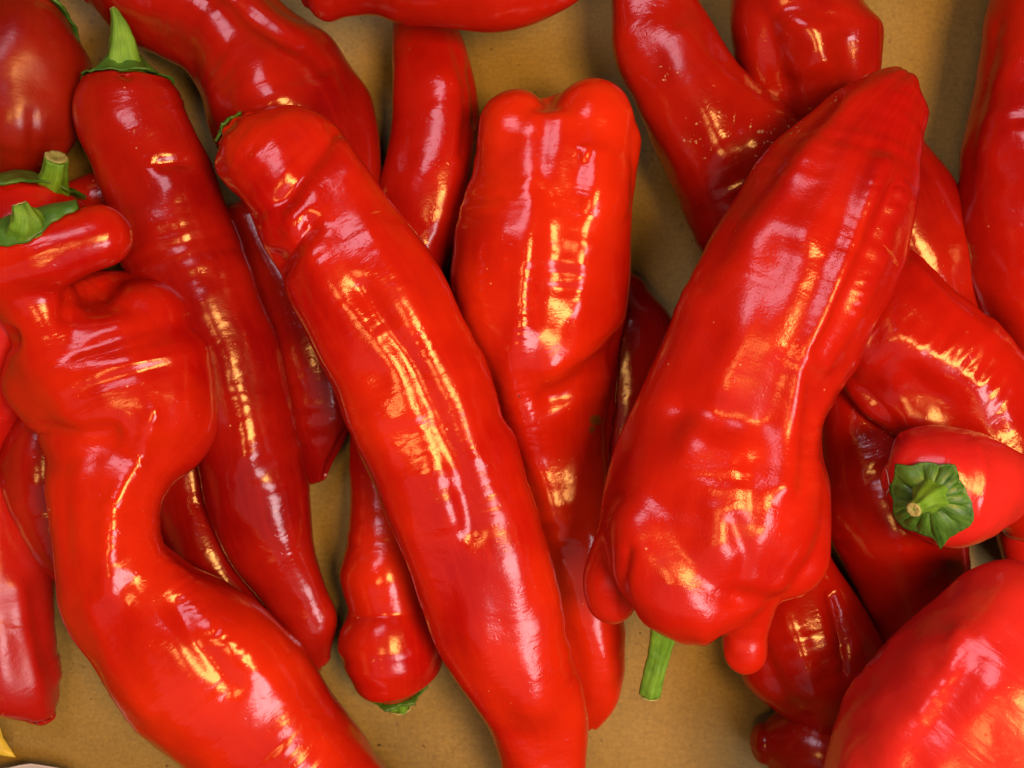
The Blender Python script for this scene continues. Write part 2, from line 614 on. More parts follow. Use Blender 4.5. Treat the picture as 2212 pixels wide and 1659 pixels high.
def calyx_mesh(body, c, axis, r0, R, sepals=6, seed=0, lift=0.0006, curl=0.0012, neck=0.25, thick=0.0007, squash=1.0):
    """star-edged cap lying on the shoulder of a pepper, rising to the stem; c on the surface, axis outwards"""
    bv = bvh_of(body)
    axis = unit(np.asarray(axis, float))
    x = unit(np.cross(axis, [0.13, 0.2, 0.97]))
    y = np.cross(axis, x)
    r = np.random.default_rng(seed)
    m, nr = 96, 12
    th = np.linspace(0, 2 * np.pi, m, endpoint=False)
    ph = r.uniform(0, 6.28)
    per = r.uniform(0.85, 1.12, sepals)
    k = ((th + ph) / (2 * np.pi) * sepals) % sepals
    w = np.abs((k % 1) - 0.5) * 2            # 0 at the tip, 1 between sepals
    tipf = 0.80 + 0.26 * (1 - w) ** 1.6
    Rj = R * tipf * per[np.floor(k).astype(int) % sepals] * (1 + 0.03 * np.sin(9 * th + ph))
    grid = np.empty((nr, m, 3))
    for i in range(nr):
        f = i / (nr - 1)
        for j in range(m):
            rad = r0 * 0.9 * (1 - f) + Rj[j] * f
            p = c + (x * math.cos(th[j]) + y * math.sin(th[j]) * squash) * rad + axis * (R * 0.25 * (1 - f))
            hit = bv.find_nearest(Vector(p))
            q, nn = np.array(hit[0]), np.array(hit[1])
            up = lift + curl * max(0, f - 0.75) / 0.25 * (0.35 + 0.65 * (1 - w[j]))
            q = q + nn * up + axis * (neck * r0 * (1 - f) ** 2.2)
            q = q + nn * (0.0001 * math.cos(th[j] * sepals * 3 + ph) * f)
            grid[i, j] = q
    me = shell('calyx', grid, True, thick)
    return me


def thing(name, label, category, loc, group=None):
    o = bpy.data.objects.new(name, None)
    o.empty_display_size = 0.01
    o.location = loc
    o['label'], o['category'] = label, category
    if group:
        o['group'] = group
    COL.objects.link(o)
    return o


def part(name, me, mat, parent, label=None):
    o = bpy.data.objects.new(name, me)
    me.materials.clear()
    me.materials.append(mat)
    COL.objects.link(o)
    if parent is not None:
        o.parent = parent
        base = Vector((0, 0, 0))
        p = parent
        while p is not None:
            base += Vector(p.location)
            p = p.parent
        o.matrix_parent_inverse.identity()
        o.location = -base
    if label:
        o['label'] = label
    return o


GROUP = 'red pointed peppers heaped in the cardboard box'


def pepper(key, label, st, zs, skin='bright', calyx=None, stem=None, **kw):
    me, fr = pepper_body(key, st, zs, **kw)
    C = fr[0]
    v = get_v(me)
    i = int(v[:, 2].argmin())
    if calyx is None and stem is None:
        o = bpy.data.objects.new('red_pepper', me)
        me.materials.clear()
        me.materials.append(SKIN[skin])
        o['label'], o['category'], o['group'] = label, 'pepper', GROUP
        COL.objects.link(o)
        BUILT[key] = (o, me, fr)
        return o, me, fr
    root = thing('red_pepper', label, 'pepper', (float(v[i, 0]), float(v[i, 1]), float(v[i, 2])), GROUP)
    part('body', me, SKIN[skin], root)
    if calyx is not None:
        cm = calyx(me, fr) if callable(calyx) else calyx
        part('calyx', cm, CALYX, root)
    if stem is not None:
        sm = part('stem', stem_mesh(stem['pts'], stem.get('ribs', 5), stem.get('amp', 0.1), stem.get('seed', 1)), GREEN, root)
        if stem.get('cut', True):
            part('cut_end', cut_mesh(stem['pts'], stem.get('seed', 1)), CUT, sm)
    BUILT[key] = (root, me, fr)
    return root, me, fr


def end_calyx(end, r0, Rf, **kw):
    """calyx seated on the first (0) or last (-1) end of the sweep"""
    def f(me, fr):
        C, t, HW, U, Hh = fr
        tip = C[end]
        ax = -t[0] if end == 0 else t[-1]
        if 'tilt' in kw:
            ax = unit(ax + np.array(kw['tilt']))
        R = (HW[14] if end == 0 else HW[-15]) * Rf
        k2 = {a: b for a, b in kw.items() if a != 'tilt'}
        return calyx_mesh(me, tip, ax, r0, R, **k2)
    return f

# ------------------------------------------------------------------ the box
def box_material(name, base, dark):
    m, nt, b = nt_new(name)
    tc = N(nt, 'ShaderNodeTexCoord').outputs['Object']
    f = noise(nt, tc, 9, 3, 0.6)
    g = noise(nt, tc, 900, 2, 0.6)
    st = N(nt, 'ShaderNodeMapping')
    st.inputs['Scale'].default_value = (40, 150, 60)
    nt.links.new(tc, st.inputs['Vector'])
    l = noise(nt, st.outputs[0], 6, 2, 0.5)
    s = math_node(nt, 'ADD', math_node(nt, 'MULTIPLY', f, 0.55), math_node(nt, 'MULTIPLY', g, 0.32))
    s = math_node(nt, 'ADD', s, math_node(nt, 'MULTIPLY', l, 0.14))
    col = mixcol(nt, ramp(nt, s, [(0.38, (0, 0, 0)), (0.60, (1, 1, 1))]), dark, base)
    sp = noise(nt, tc, 330, 3, 0.6)
    spm = noise(nt, tc, 30, 2, 0.5)
    spot = math_node(nt, 'MULTIPLY', ramp(nt, sp, [(0.62, (0, 0, 0)), (0.69, (1, 1, 1))]), ramp(nt, spm, [(0.42, (0, 0, 0)), (0.62, (1, 1, 1))]))
    col = mixcol(nt, math_node(nt, 'MULTIPLY', spot, 0.55), col, (0.10, 0.065, 0.025))
    nt.links.new(col, b.inputs['Base Color'])
    b.inputs['Roughness'].default_value = 0.62
    bp = N(nt, 'ShaderNodeBump', Strength=0.5, Distance=0.0004)
    hh = math_node(nt, 'ADD', math_node(nt, 'MULTIPLY', g, 0.6), math_node(nt, 'MULTIPLY', l, 0.3))
    nt.links.new(hh, bp.inputs['Height'])
    nt.links.new(bp.outputs[0], b.inputs['Normal'])
    return m


CARD = box_material('brown_cardboard', (0.30, 0.215, 0.050), (0.185, 0.130, 0.028))


def panel(name, x0, x1, y0, y1, z0, z1, seg=0.01, parent=None, wave=0.0):
    bm = bmesh.new()
    bmesh.ops.create_cube(bm, size=1)
    for v in bm.verts:
        v.co = Vector((x0 + (v.co.x + .5) * (x1 - x0), y0 + (v.co.y + .5) * (y1 - y0), z0 + (v.co.z + .5) * (z1 - z0)))
    bmesh.ops.bevel(bm, geom=bm.edges[:], offset=0.0006, segments=2, affect='EDGES')
    me = bpy.data.meshes.new(name)
    bm.to_mesh(me)
    bm.free()
    return part(name, me, CARD, parent)


box = thing('cardboard_box', 'open brown cardboard box under the heap of red peppers', 'box', (0, 0, -0.004))
# floor of the box: one sheet with a soft sag and a crossing score line
nx, ny = 150, 116
gx, gy = np.linspace(-0.205, 0.205, nx), np.linspace(-0.165, 0.165, ny)
X, Y = np.meshgrid(gx, gy)
Z = -0.0004 * (1 + field(np.stack([X.ravel(), Y.ravel()], 1), 0.09, 5).reshape(X.shape) * 0.6)
Z -= 0.0012 * np.exp(-((Y - 0.1645 + 0.03 * X) / 0.0012) ** 2)
V = np.stack([X.ravel(), Y.ravel(), Z.ravel()], 1)
V = np.vstack([V, V - [0, 0, 0.003]])
F = []
o_ = nx * ny
for i in range(ny - 1):
    for j in range(nx - 1):
        a = i * nx + j
        F.append((a, a + 1, a + nx + 1, a + nx))
        F.append((o_ + a, o_ + a + nx, o_ + a + nx + 1, o_ + a + 1))
part('base_panel', mesh_from('base_panel', V, F), CARD, box)
for nm, b_ in (('side_panel', (-0.209, -0.2052, -0.168, 0.168, -0.003, 0.085)), ('side_panel', (0.2052, 0.209, -0.168, 0.168, -0.003, 0.085)),
               ('end_panel', (-0.2048, 0.2048, 0.1652, 0.169, -0.003, 0.085)), ('end_panel', (-0.2048, 0.2048, -0.169, -0.1652, -0.003, 0.085))):
    panel(nm, *b_, parent=box)

# ------------------------------------------------------------------ the peppers, bottom layer first
pepper('P24', 'blunt-tipped red pepper lying beside the yellow paper scrap', [
    (-120, 1050, 70, 1070), (-125, 1200, 103, 1200), (-122, 1300, 102, 1290), (-110, 1400, 115, 1395), (-80, 1475, 126, 1465),
    (-15, 1522, 122, 1505), (45, 1540, 113, 1540)], [1.7, 1.7, 1.6, 1.5, 1.3, 1.1, 1.0], skin='satin', cap=(0.7, 0.35), seed=24,
    flat=0.75, lob=[(0.10, 3, 0.5, 0.1)], strokes=[([(40, 1270), (70, 1420), (95, 1540)], 22, -10)])

pepper('P23', 'short red pepper tucked under the crumpled bent-headed pepper', [
    (60, 880, 250, 850), (6, 985, 230, 960), (13, 1080, 230, 1050), (72, 1185, 250, 1130), (130, 1260, 270, 1200)],
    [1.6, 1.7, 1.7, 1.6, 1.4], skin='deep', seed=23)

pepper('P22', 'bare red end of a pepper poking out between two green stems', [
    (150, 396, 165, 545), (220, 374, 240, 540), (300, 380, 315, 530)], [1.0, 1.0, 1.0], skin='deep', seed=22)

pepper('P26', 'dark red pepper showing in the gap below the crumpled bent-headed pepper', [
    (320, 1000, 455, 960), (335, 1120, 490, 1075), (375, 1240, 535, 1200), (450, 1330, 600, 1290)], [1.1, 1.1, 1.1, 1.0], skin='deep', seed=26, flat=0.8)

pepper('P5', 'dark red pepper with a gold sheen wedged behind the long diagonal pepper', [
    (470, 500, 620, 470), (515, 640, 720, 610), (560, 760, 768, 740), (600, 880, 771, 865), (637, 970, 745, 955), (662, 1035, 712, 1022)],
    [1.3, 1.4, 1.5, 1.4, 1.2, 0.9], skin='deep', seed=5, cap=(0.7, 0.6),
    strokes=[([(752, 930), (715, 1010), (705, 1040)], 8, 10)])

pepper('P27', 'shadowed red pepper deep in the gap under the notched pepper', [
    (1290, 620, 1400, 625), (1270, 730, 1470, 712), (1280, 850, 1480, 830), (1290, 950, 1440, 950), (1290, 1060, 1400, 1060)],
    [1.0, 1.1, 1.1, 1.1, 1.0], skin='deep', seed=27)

pepper('P6', 'slim upright red pepper with one shaded side lobe on bare cardboard', [
    (855, -60, 960, -60), (848, 53, 986, 55), (847, 133, 1012, 130), (848, 233, 1034, 235), (835, 327, 1031, 320), (817, 400, 1017, 400),
    (805, 500, 997, 490), (805, 600, 960, 600), (830, 700, 930, 700)], [1.2, 1.3, 1.5, 1.7, 1.8, 1.8, 1.7, 1.5, 1.3], skin='mid', seed=6,
    strokes=[([(985, 105), (1006, 187), (1012, 250), (1000, 330)], 12, 8), ([(1030, 150), (1045, 260)], 22, 18)], ridge=0.006, lump=0.018)

pepper('P25', 'small upside-down red pepper with its green cap against the cardboard', [
    (762, 850, 830, 850), (757, 940, 850, 940), (754, 1000, 870, 1000), (756, 1080, 890, 1070), (749, 1175, 915, 1165), (731, 1238, 935, 1230),
    (736, 1275, 938, 1275), (750, 1322, 945, 1318), (733, 1368, 955, 1365), (732, 1408, 962, 1405), (747, 1436, 957, 1432), (762, 1468, 948, 1450), (800, 1492, 912, 1482)],
    [1.2, 1.3, 1.4, 1.5, 1.6, 1.7, 1.7, 1.7, 1.8, 1.8, 1.7, 1.5, 1.3], skin='bright', seed=25, cap=(0.7, 0.25), lump=0.014,
    strokes=[([(735, 1428), (790, 1437), (860, 1440), (955, 1428)], 13, 4)], ridge=0.006,
    calyx=end_calyx(-1, 0.0045, 1.28, seed=3, curl=0.0015, sepals=6, lift=0.001, tilt=(0, 0, -0.75)),
    stem=dict(pts=[(858, 1470, 28, 0.9), (860, 1500, 27, 0.65), (864, 1522, 27, 0.45)], seed=4, ribs=5, amp=0.14))

pepper('P1', 'broad dull red pepper with its green cap turned up, on bare cardboard', [
    (-60, 20, 152, 48), (-92, 85, 182, 108), (-102, 170, 181, 180), (-92, 260, 168, 265), (-60, 330, 132, 330), (-25, 385, 80, 380)],
    [2.2, 2.4, 2.5, 2.4, 2.1, 1.8], skin='dull', seed=11, cap=(0.35, 0.5),
    strokes=[([(70, 250), (68, 370)], 14, 7)],
    calyx=end_calyx(0, 0.0045, 1.35, seed=8, sepals=6, curl=0.0016, tilt=(0.35, 0, -0.1)),
    stem=dict(pts=[(82, 22, 30, 2.2), (98, -8, 26, 2.3), (112, -45, 24, 2.6), (122, -80, 25, 3.0)], seed=6))

pepper('P3', 'curving two-lobed red pepper with a deep lengthwise groove', [
    (193, 10, 230, -130), (240, 68, 330, -132), (335, 110, 480, -95), (400, 148, 602, 0), (427, 200, 706, 73), (442, 270, 779, 165),
    (490, 350, 806, 240), (535, 430, 822, 340), (590, 490, 832, 410), (650, 540, 815, 480)], [2.3, 2.4, 2.5, 2.5, 2.4, 2.2, 2.0, 1.7, 1.3, 1.0], skin='deep', seed=3,
    strokes=[([(440, -40), (518, 13), (585, 67), (640, 98)], 16, 13), ([(540, 35), (652, 103), (700, 140)], 22, 9)], cap=(0.6, 0.6))

pepper('P11', 'stubby twisted red pepper with folded lobes, half in shade', [
    (1590, -90, 1830, -90), (1580, -20, 1858, 0), (1570, 55, 1897, 60), (1590, 150, 1893, 135), (1640, 250, 1890, 230), (1700, 330, 1880, 300)],
    [2.6, 2.7, 2.6, 2.4, 2.0, 1.5], skin='deep', seed=31, lump=0.04,
    strokes=[([(1830, 90), (1840, 180), (1845, 300)], 26, 9), ([(1745, 60), (1785, 140), (1812, 190), (1820, 260)], 28, -8), ([(1660, 40), (1680, 160), (1700, 260)], 40, 24),
             ([(1700, 15), (1760, 28), (1840, 40)], 18, 7)])

pepper('P12', 'red pepper slanting down behind the big waxy pepper, tip hidden', [
    (1800, 290, 1998, 328), (1840, 420, 2068, 432), (1890, 540, 2118, 540), (1940, 640, 2130, 645), (2000, 720, 2150, 705)],
    [1.7, 2.0, 2.1, 2.0, 1.8], skin='deep', seed=12)

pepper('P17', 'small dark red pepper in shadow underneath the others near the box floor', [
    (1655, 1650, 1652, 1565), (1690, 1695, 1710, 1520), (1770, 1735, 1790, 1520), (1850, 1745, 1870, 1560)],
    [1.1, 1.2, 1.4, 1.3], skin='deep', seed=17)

pepper('P28', 'glimpse of a red pepper under the pepper with the star-shaped cap', [
    (2140, 1080, 2330, 1010), (2150, 1170, 2330, 1110), (2175, 1235, 2330, 1200), (2230, 1300, 2350, 1270)], [1.3, 1.5, 1.5, 1.3], skin='crimson', seed=28)

pepper('P15', 'smooth red pepper with a gold streak beneath the star-capped pepper', [
    (1740, 850, 1950, 820), (1752, 950, 2000, 920), (1768, 1050, 2050, 1010), (1790, 1125, 2085, 1110), (1825, 1195, 2097, 1198), (1865, 1290, 2092, 1268),
    (1905, 1385, 2070, 1350), (1950, 1450, 2050, 1430)], [1.8, 2.0, 2.1, 2.2, 2.1, 2.0, 1.7, 1.4], skin='mid', seed=15,
    strokes=[([(1905, 1080), (1960, 1180), (1995, 1250)], 32, -10)],
    ripples=[([(1900, 1070), (1960, 1180), (2000, 1260)], 30, 1.0, 18)])

pepper('P16', 'red pepper with a side ridge by the stubby nub of the waxy pepper', [
    (1600, 1130, 1758, 1150), (1585, 1250, 1808, 1225), (1588, 1370, 1860, 1300), (1610, 1465, 1890, 1370), (1672, 1532, 1908, 1440), (1750, 1590, 1915, 1520), (1810, 1630, 1900, 1590)],
    [1.7, 1.8, 1.9, 1.9, 1.8, 1.6, 1.4], skin='mid', seed=16,
    strokes=[([(1795, 1285), (1815, 1380), (1825, 1450)], 15, 20), ([(1700, 1320), (1735, 1420), (1765, 1490)], 26, -10), ([(1640, 1400), (1690, 1500), (1740, 1560)], 22, 12)],
    ripples=[([(1700, 1300), (1735, 1420), (1780, 1510)], 30, 1.0, 17)])

pepper('P19', 'long wrinkled red pepper standing along the edge of the box', [
    (2160, -70, 2330, -70), (2138, 30, 2350, 30), (2134, 110, 2370, 110), (2106, 230, 2380, 230), (2080, 340, 2390, 340), (2074, 430, 2400, 430), (2090, 540, 2400, 560),
    (2110, 650, 2390, 680), (2150, 760, 2370, 790), (2200, 850, 2330, 880)], [2.6, 2.9, 3.0, 3.0, 3.0, 3.0, 3.0, 2.8, 2.5, 2.2], skin='mid', seed=19,
    strokes=[([(2150, 60), (2138, 160), (2116, 240), (2090, 333), (2082, 417)], 16, 4)])

# ------------------------------------------------------------------ middle layer
pepper('P2', 'long slender red pepper with an upright green stem and frilled cap', [
    (183, 178, 372, 182), (172, 205, 388, 203), (168, 250, 405, 243), (178, 296, 430, 288), (212, 365, 464, 352), (238, 440, 494, 440), (264, 552, 531, 541), (318, 682, 577, 668), (375, 800, 616, 795),
    (405, 910, 643, 905), (430, 1010, 657, 1000), (458, 1108, 666, 1095), (497, 1195, 678, 1172), (562, 1293, 703, 1270), (618, 1386, 727, 1340), (664, 1440, 714, 1412)],
    [2.9, 2.9, 2.9, 2.9, 2.8, 2.7, 2.6, 2.6, 2.5, 2.4, 2.3, 2.1, 1.9, 1.6, 1.3, 1.1], skin='deep', seed=2, cap=(0.18, 0.5), flat=0.9, lump=0.02,
    strokes=[([(262, 156), (275, 162)], 12, 10), ([(345, 355), (400, 348)], 14, 10), ([(380, 420), (420, 620), (490, 780), (530, 980)], 40, -8)],
    ripples=[([(390, 400), (420, 620), (500, 800), (540, 1020)], 34, 1.1, 19)], scuffs=[(300, 318, 22), (285, 285, 16)],
    calyx=end_calyx(0, 0.0062, 1.14, seed=2, sepals=5, curl=0.0012, neck=0.9, thick=0.0004, lift=0.0005),
    stem=dict(pts=[(270, 156, 52, 3.0), (268, 130, 40, 3.1), (264, 95, 31, 3.25), (259, 60, 22, 3.4), (250, 30, 11, 3.5), (245, 20, 8, 3.5)], seed=2, ribs=4, amp=0.12))

pepper('P9', 'glossy red pepper with pale scuffs crossing under the tip of the waxy pepper', [
    (1318, -70, 1470, -70), (1324, 20, 1500, 5), (1334, 110, 1542, 70), (1360, 210, 1592, 140), (1400, 310, 1652, 198), (1440, 395, 1715, 250), (1480, 470, 1750, 330),
    (1520, 550, 1760, 420), (1570, 640, 1750, 530), (1620, 700, 1740, 620)], [2.8, 2.8, 2.7, 2.6, 2.4, 2.2, 2.0, 1.8, 1.5, 1.2], skin='deep', seed=9,
    strokes=[([(1480, 70), (1560, 170), (1680, 240)], 24, -8), ([(1430, 60), (1480, 160), (1560, 330)], 36, -8)],
    scuffs=[(1560, 285, 70), (1650, 290, 60), (1640, 330, 40), (1500, 300, 40), (1440, 160, 30)])

pepper('P8', 'red pepper with a notched two-lobed end and a pinched waist', [
    (1040, 285, 1384, 285), (1032, 312, 1386, 318), (1023, 370, 1379, 365), (997, 450, 1367, 440), (978, 540, 1362, 520), (966, 610, 1358, 600), (975, 690, 1353, 670),
    (1000, 760, 1340, 735), (1030, 830, 1336, 800), (1055, 900, 1333, 880), (1085, 990, 1325, 960), (1110, 1080, 1325, 1050), (1135, 1170, 1330, 1150), (1160, 1270, 1345, 1260),
    (1185, 1370, 1353, 1360), (1210, 1460, 1345, 1465), (1235, 1530, 1328, 1525), (1258, 1570, 1295, 1572)],
    [3.4, 3.4, 3.4, 3.4, 3.4, 3.3, 3.2, 3.0, 2.7, 2.5, 2.3, 2.2, 2.0, 1.8, 1.6, 1.4, 1.2, 1.0], skin='bright', seed=8, cap=(0.25, 0.5), flat=0.72, lump=0.022, smooth=14,
    blobs=[[(1117, 280, 83, 3.9), (1115, 420, 80, 3.9)], [(1275, 272, 93, 3.9), (1268, 430, 92, 4.0)], [(1345, 310, 44, 3.5), (1335, 400, 40, 3.5)], [(1200, 300, 95, 3.0), (1200, 380, 95, 3.0)]],
    strokes=[([(1181, 190), (1180, 230), (1176, 300), (1165, 400)], 24, 7), ([(1345, 745), (1290, 800), (1215, 850), (1185, 860)], 28, 21), ([(1290, 900), (1240, 950)], 80, 18),
             ([(1345, 690), (1280, 740), (1200, 790)], 34, -6), ([(1185, 430), (1200, 560), (1190, 690)], 42, 9), ([(1254, 322), (1267, 322), (1260, 342)], 7, -5), ([(1295, 340), (1268, 520), (1262, 660)], 32, -9), ([(1160, 400), (1128, 680), (1105, 800), (1145, 980), (1210, 1150)], 30, -9)],
    ripples=[([(1160, 420), (1128, 680), (1105, 800), (1150, 980)], 34, 0.9, 19), ([(1060, 560), (1050, 660)], 40, 1.2, 15), ([(1100, 290), (1090, 420)], 40, 0.8, 18)],
    bruises=[(1288, 908, 15), (1280, 928, 9)])

# ------------------------------------------------------------------ upper layer
pepper('P21', 'red pepper with a short bent green stem behind the crumpled pepper head', [
    (-70, 425, 172, 440), (-92, 520, 190, 520), (-110, 680, 140, 680), (-110, 830, 80, 830), (-90, 950, 25, 950), (-60, 1005, 0, 1000)],
    [3.2, 3.3, 3.1, 2.6, 2.1, 1.8], skin='crimson', seed=21, cap=(0.30, 0.6),
    calyx=end_calyx(0, 0.0045, 1.12, seed=14, sepals=6, curl=0.0022, lift=0.001, neck=0.5, tilt=(0.1, 0, 0.25)),
    stem=dict(pts=[(108, 408, 40, 3.6), (113, 388, 31, 3.85), (118, 365, 26, 4.1), (121, 343, 25, 4.3)], seed=9))

pepper('P7', 'wide red pepper lying across the slim upright one at the box end', [
    (672, 8, 682, -70), (695, 39, 700, -130), (738, 31, 745, -160), (800, 31, 800, -172), (868, 50, 870, -180), (950, 59, 950, -185), (1035, 67, 1035, -180),
    (1110, 58, 1105, -160), (1180, 35, 1170, -130), (1240, 5, 1220, -90), (1270, -20, 1250, -60)], [3.8, 4.0, 4.2, 4.3, 4.4, 4.4, 4.4, 4.2, 4.0, 3.8, 3.7], skin='deep', seed=77)

pepper('P13', 'bent wrinkled red pepper curling round beneath the star-capped pepper', [
    (1760, 700, 1900, 490), (1800, 800, 1985, 566), (1850, 870, 2078, 645), (1920, 930, 2150, 708), (2000, 1000, 2215, 785), (2080, 1080, 2290, 880), (2160, 1140, 2330, 1000)],
    [3.0, 3.4, 3.7, 3.8, 3.8, 3.6, 3.2], skin='mid', seed=13, flat=0.7,
    strokes=[([(1900, 850), (1960, 850), (2030, 875), (2085, 950)], 75, 34),
             ([(1975, 570), (2060, 650), (2150, 730)], 14, -6)] +
            [([(x, y), (x + 26, y - 34)], 8, 3.5) for x, y in ((1950, 715), (1990, 735), (2030, 752), (2066, 770), (2092, 792), (2118, 820), (2140, 850), (2155, 885))])

pepper('P4', 'long glossy red pepper lying diagonally over the others, tapering evenly', [
    (484, 318, 545, 243), (472, 362, 620, 236), (487, 400, 705, 264), (527, 450, 757, 318), (567, 532, 803, 372), (606, 592, 852, 443), (625, 652, 908, 510),
    (654, 710, 948, 563), (690, 782, 990, 636), (722, 840, 1022, 710), (749, 915, 1062, 800), (780, 980, 1088, 900), (808, 1037, 1112, 945), (840, 1115, 1137, 1040),
    (878, 1213, 1172, 1150), (910, 1295, 1207, 1285), (948, 1389, 1232, 1385), (985, 1460, 1253, 1478), (1048, 1549, 1260, 1546), (1076, 1620, 1262, 1640), (1105, 1700, 1262, 1720), (1150, 1770, 1240, 1780)],
    [4.6, 4.7, 4.8, 4.9, 5.0, 5.0, 5.0, 4.9, 4.8, 4.7, 4.6, 4.5, 4.4, 4.2, 4.0, 3.7, 3.4, 3.1, 2.8, 2.5, 2.2, 2.0], skin='bright', seed=4, cap=(0.35, 0.6), flat=0.8, lump=0.02,
    strokes=[([(705, 290), (612, 372)], 7, -3), ([(720, 290), (660, 360), (620, 420), (600, 500)], 24, 15), ([(575, 585), (625, 545), (668, 490)], 24, 20), ([(618, 482)], 34, -13), ([(540, 470), (590, 440), (640, 430)], 20, 8), ([(740, 320), (765, 365)], 18, -9),
             ([(730, 320), (790, 440), (850, 600), (950, 780), (1030, 960), (1070, 1090)], 40, -9), ([(650, 540), (760, 690), (850, 800), (920, 960), (965, 1130)], 38, -9),
             ([(780, 620), (900, 800), (985, 1000), (1020, 1150)], 22, 7)],
    ripples=[([(810, 500), (850, 600), (950, 780), (1030, 960), (1075, 1110)], 36, 1.1, 21), ([(680, 560), (830, 740), (920, 960), (965, 1150), (985, 1290)], 40, 1.1, 20), ([(700, 560), (690, 660)], 40, 1.1, 16)],
    calyx=end_calyx(0, 0.004, 0.88, seed=5, sepals=5, curl=0.0005, lift=0.0008, tilt=(0, 0, -0.35)))

pepper('P20', 'crumpled bent-headed red pepper with a fat body and a broad plain tail', [
    (30, 748, 395, 690), (9, 805, 452, 745), (10, 840, 470, 800), (24, 870, 480, 855), (58, 912, 474, 920), (90, 968, 436, 985), (97, 1030, 374, 1035),
    (104, 1105, 338, 1107), (113, 1190, 348, 1187), (132, 1268, 420, 1238), (162, 1355, 540, 1298), (215, 1445, 636, 1395), (282, 1530, 708, 1490), (370, 1620, 773, 1585),
    (460, 1710, 860, 1680), (590, 1790, 930, 1760), (700, 1840, 950, 1820)],
    [4.0, 3.9, 3.9, 3.9, 4.0, 4.2, 4.5, 4.7, 4.7, 4.4, 4.0, 3.7, 3.4, 3.1, 2.9, 2.7, 2.5], skin='bright', seed=20, cap=(0.35, 0.6), flat=0.70, lump=0.018, smooth=24, ridge=0.006,
    lob=[(0.03, 3, 1.0, 0.4)],
    blobs=[[(-90, 610, 78, 5.6), (20, 580, 80, 5.8), (110, 545, 76, 5.9), (180, 520, 70, 5.9), (222, 510, 66, 5.8)], [(318, 690, 92, 4.0), (290, 770, 130, 4.1)], [(50, 585, 74, 5.6), (74, 655, 84, 5.2), (130, 750, 118, 4.6)], [(150, 672, 60, 4.3), (230, 642, 58, 3.4), (304, 645, 62, 3.5)]],
    strokes=[([(215, 625), (150, 642), (142, 680)], 20, 9), ([(8, 736)], 20, 30), ([(90, 930), (170, 942), (235, 935)], 22, 16),
             ([(110, 1000), (170, 985), (230, 960)], 30, 10), ([(380, 1255), (450, 1315), (540, 1410), (620, 1500), (700, 1590)], 36, -5),
             ([(330, 900), (300, 1000), (240, 1100), (235, 1280)], 26, -10), ([(380, 1310), (430, 1400), (500, 1480)], 30, 12), ([(190, 1310), (240, 1440), (310, 1530)], 26, -8),
             ([(200, 830), (330, 800)], 60, 14)],
    ripples=[([(330, 900), (300, 1000), (240, 1100), (240, 1290)], 36, 1.0, 20), ([(345, 1130), (390, 1250), (470, 1400)], 40, 0.7, 24), ([(400, 1280), (560, 1420), (700, 1580)], 30, 0.6, 26)])
S_body = BUILT['P20']

pepper('P14', 'red pepper facing up with a star-shaped green cap and cut stem', [
    (1912, 1062, 1915, 1005), (1934, 1106, 1938, 952), (1985, 1163, 1985, 926), (2046, 1184, 2045, 921), (2119, 1163, 2120, 936), (2202, 1113, 2200, 976), (2290, 1085, 2290, 1000), (2360, 1080, 2360, 1020)],
    [6.0, 6.1, 6.1, 6.0, 5.8, 5.5, 5.2, 5.0], skin='rosy', seed=14, cap=(0.4, 0.6), flat=0.9, lump=0.014,
    strokes=[([(1998, 1070)], 60, 14), ([(2110, 960), (2130, 1040), (2110, 1110)], 12, -7)])

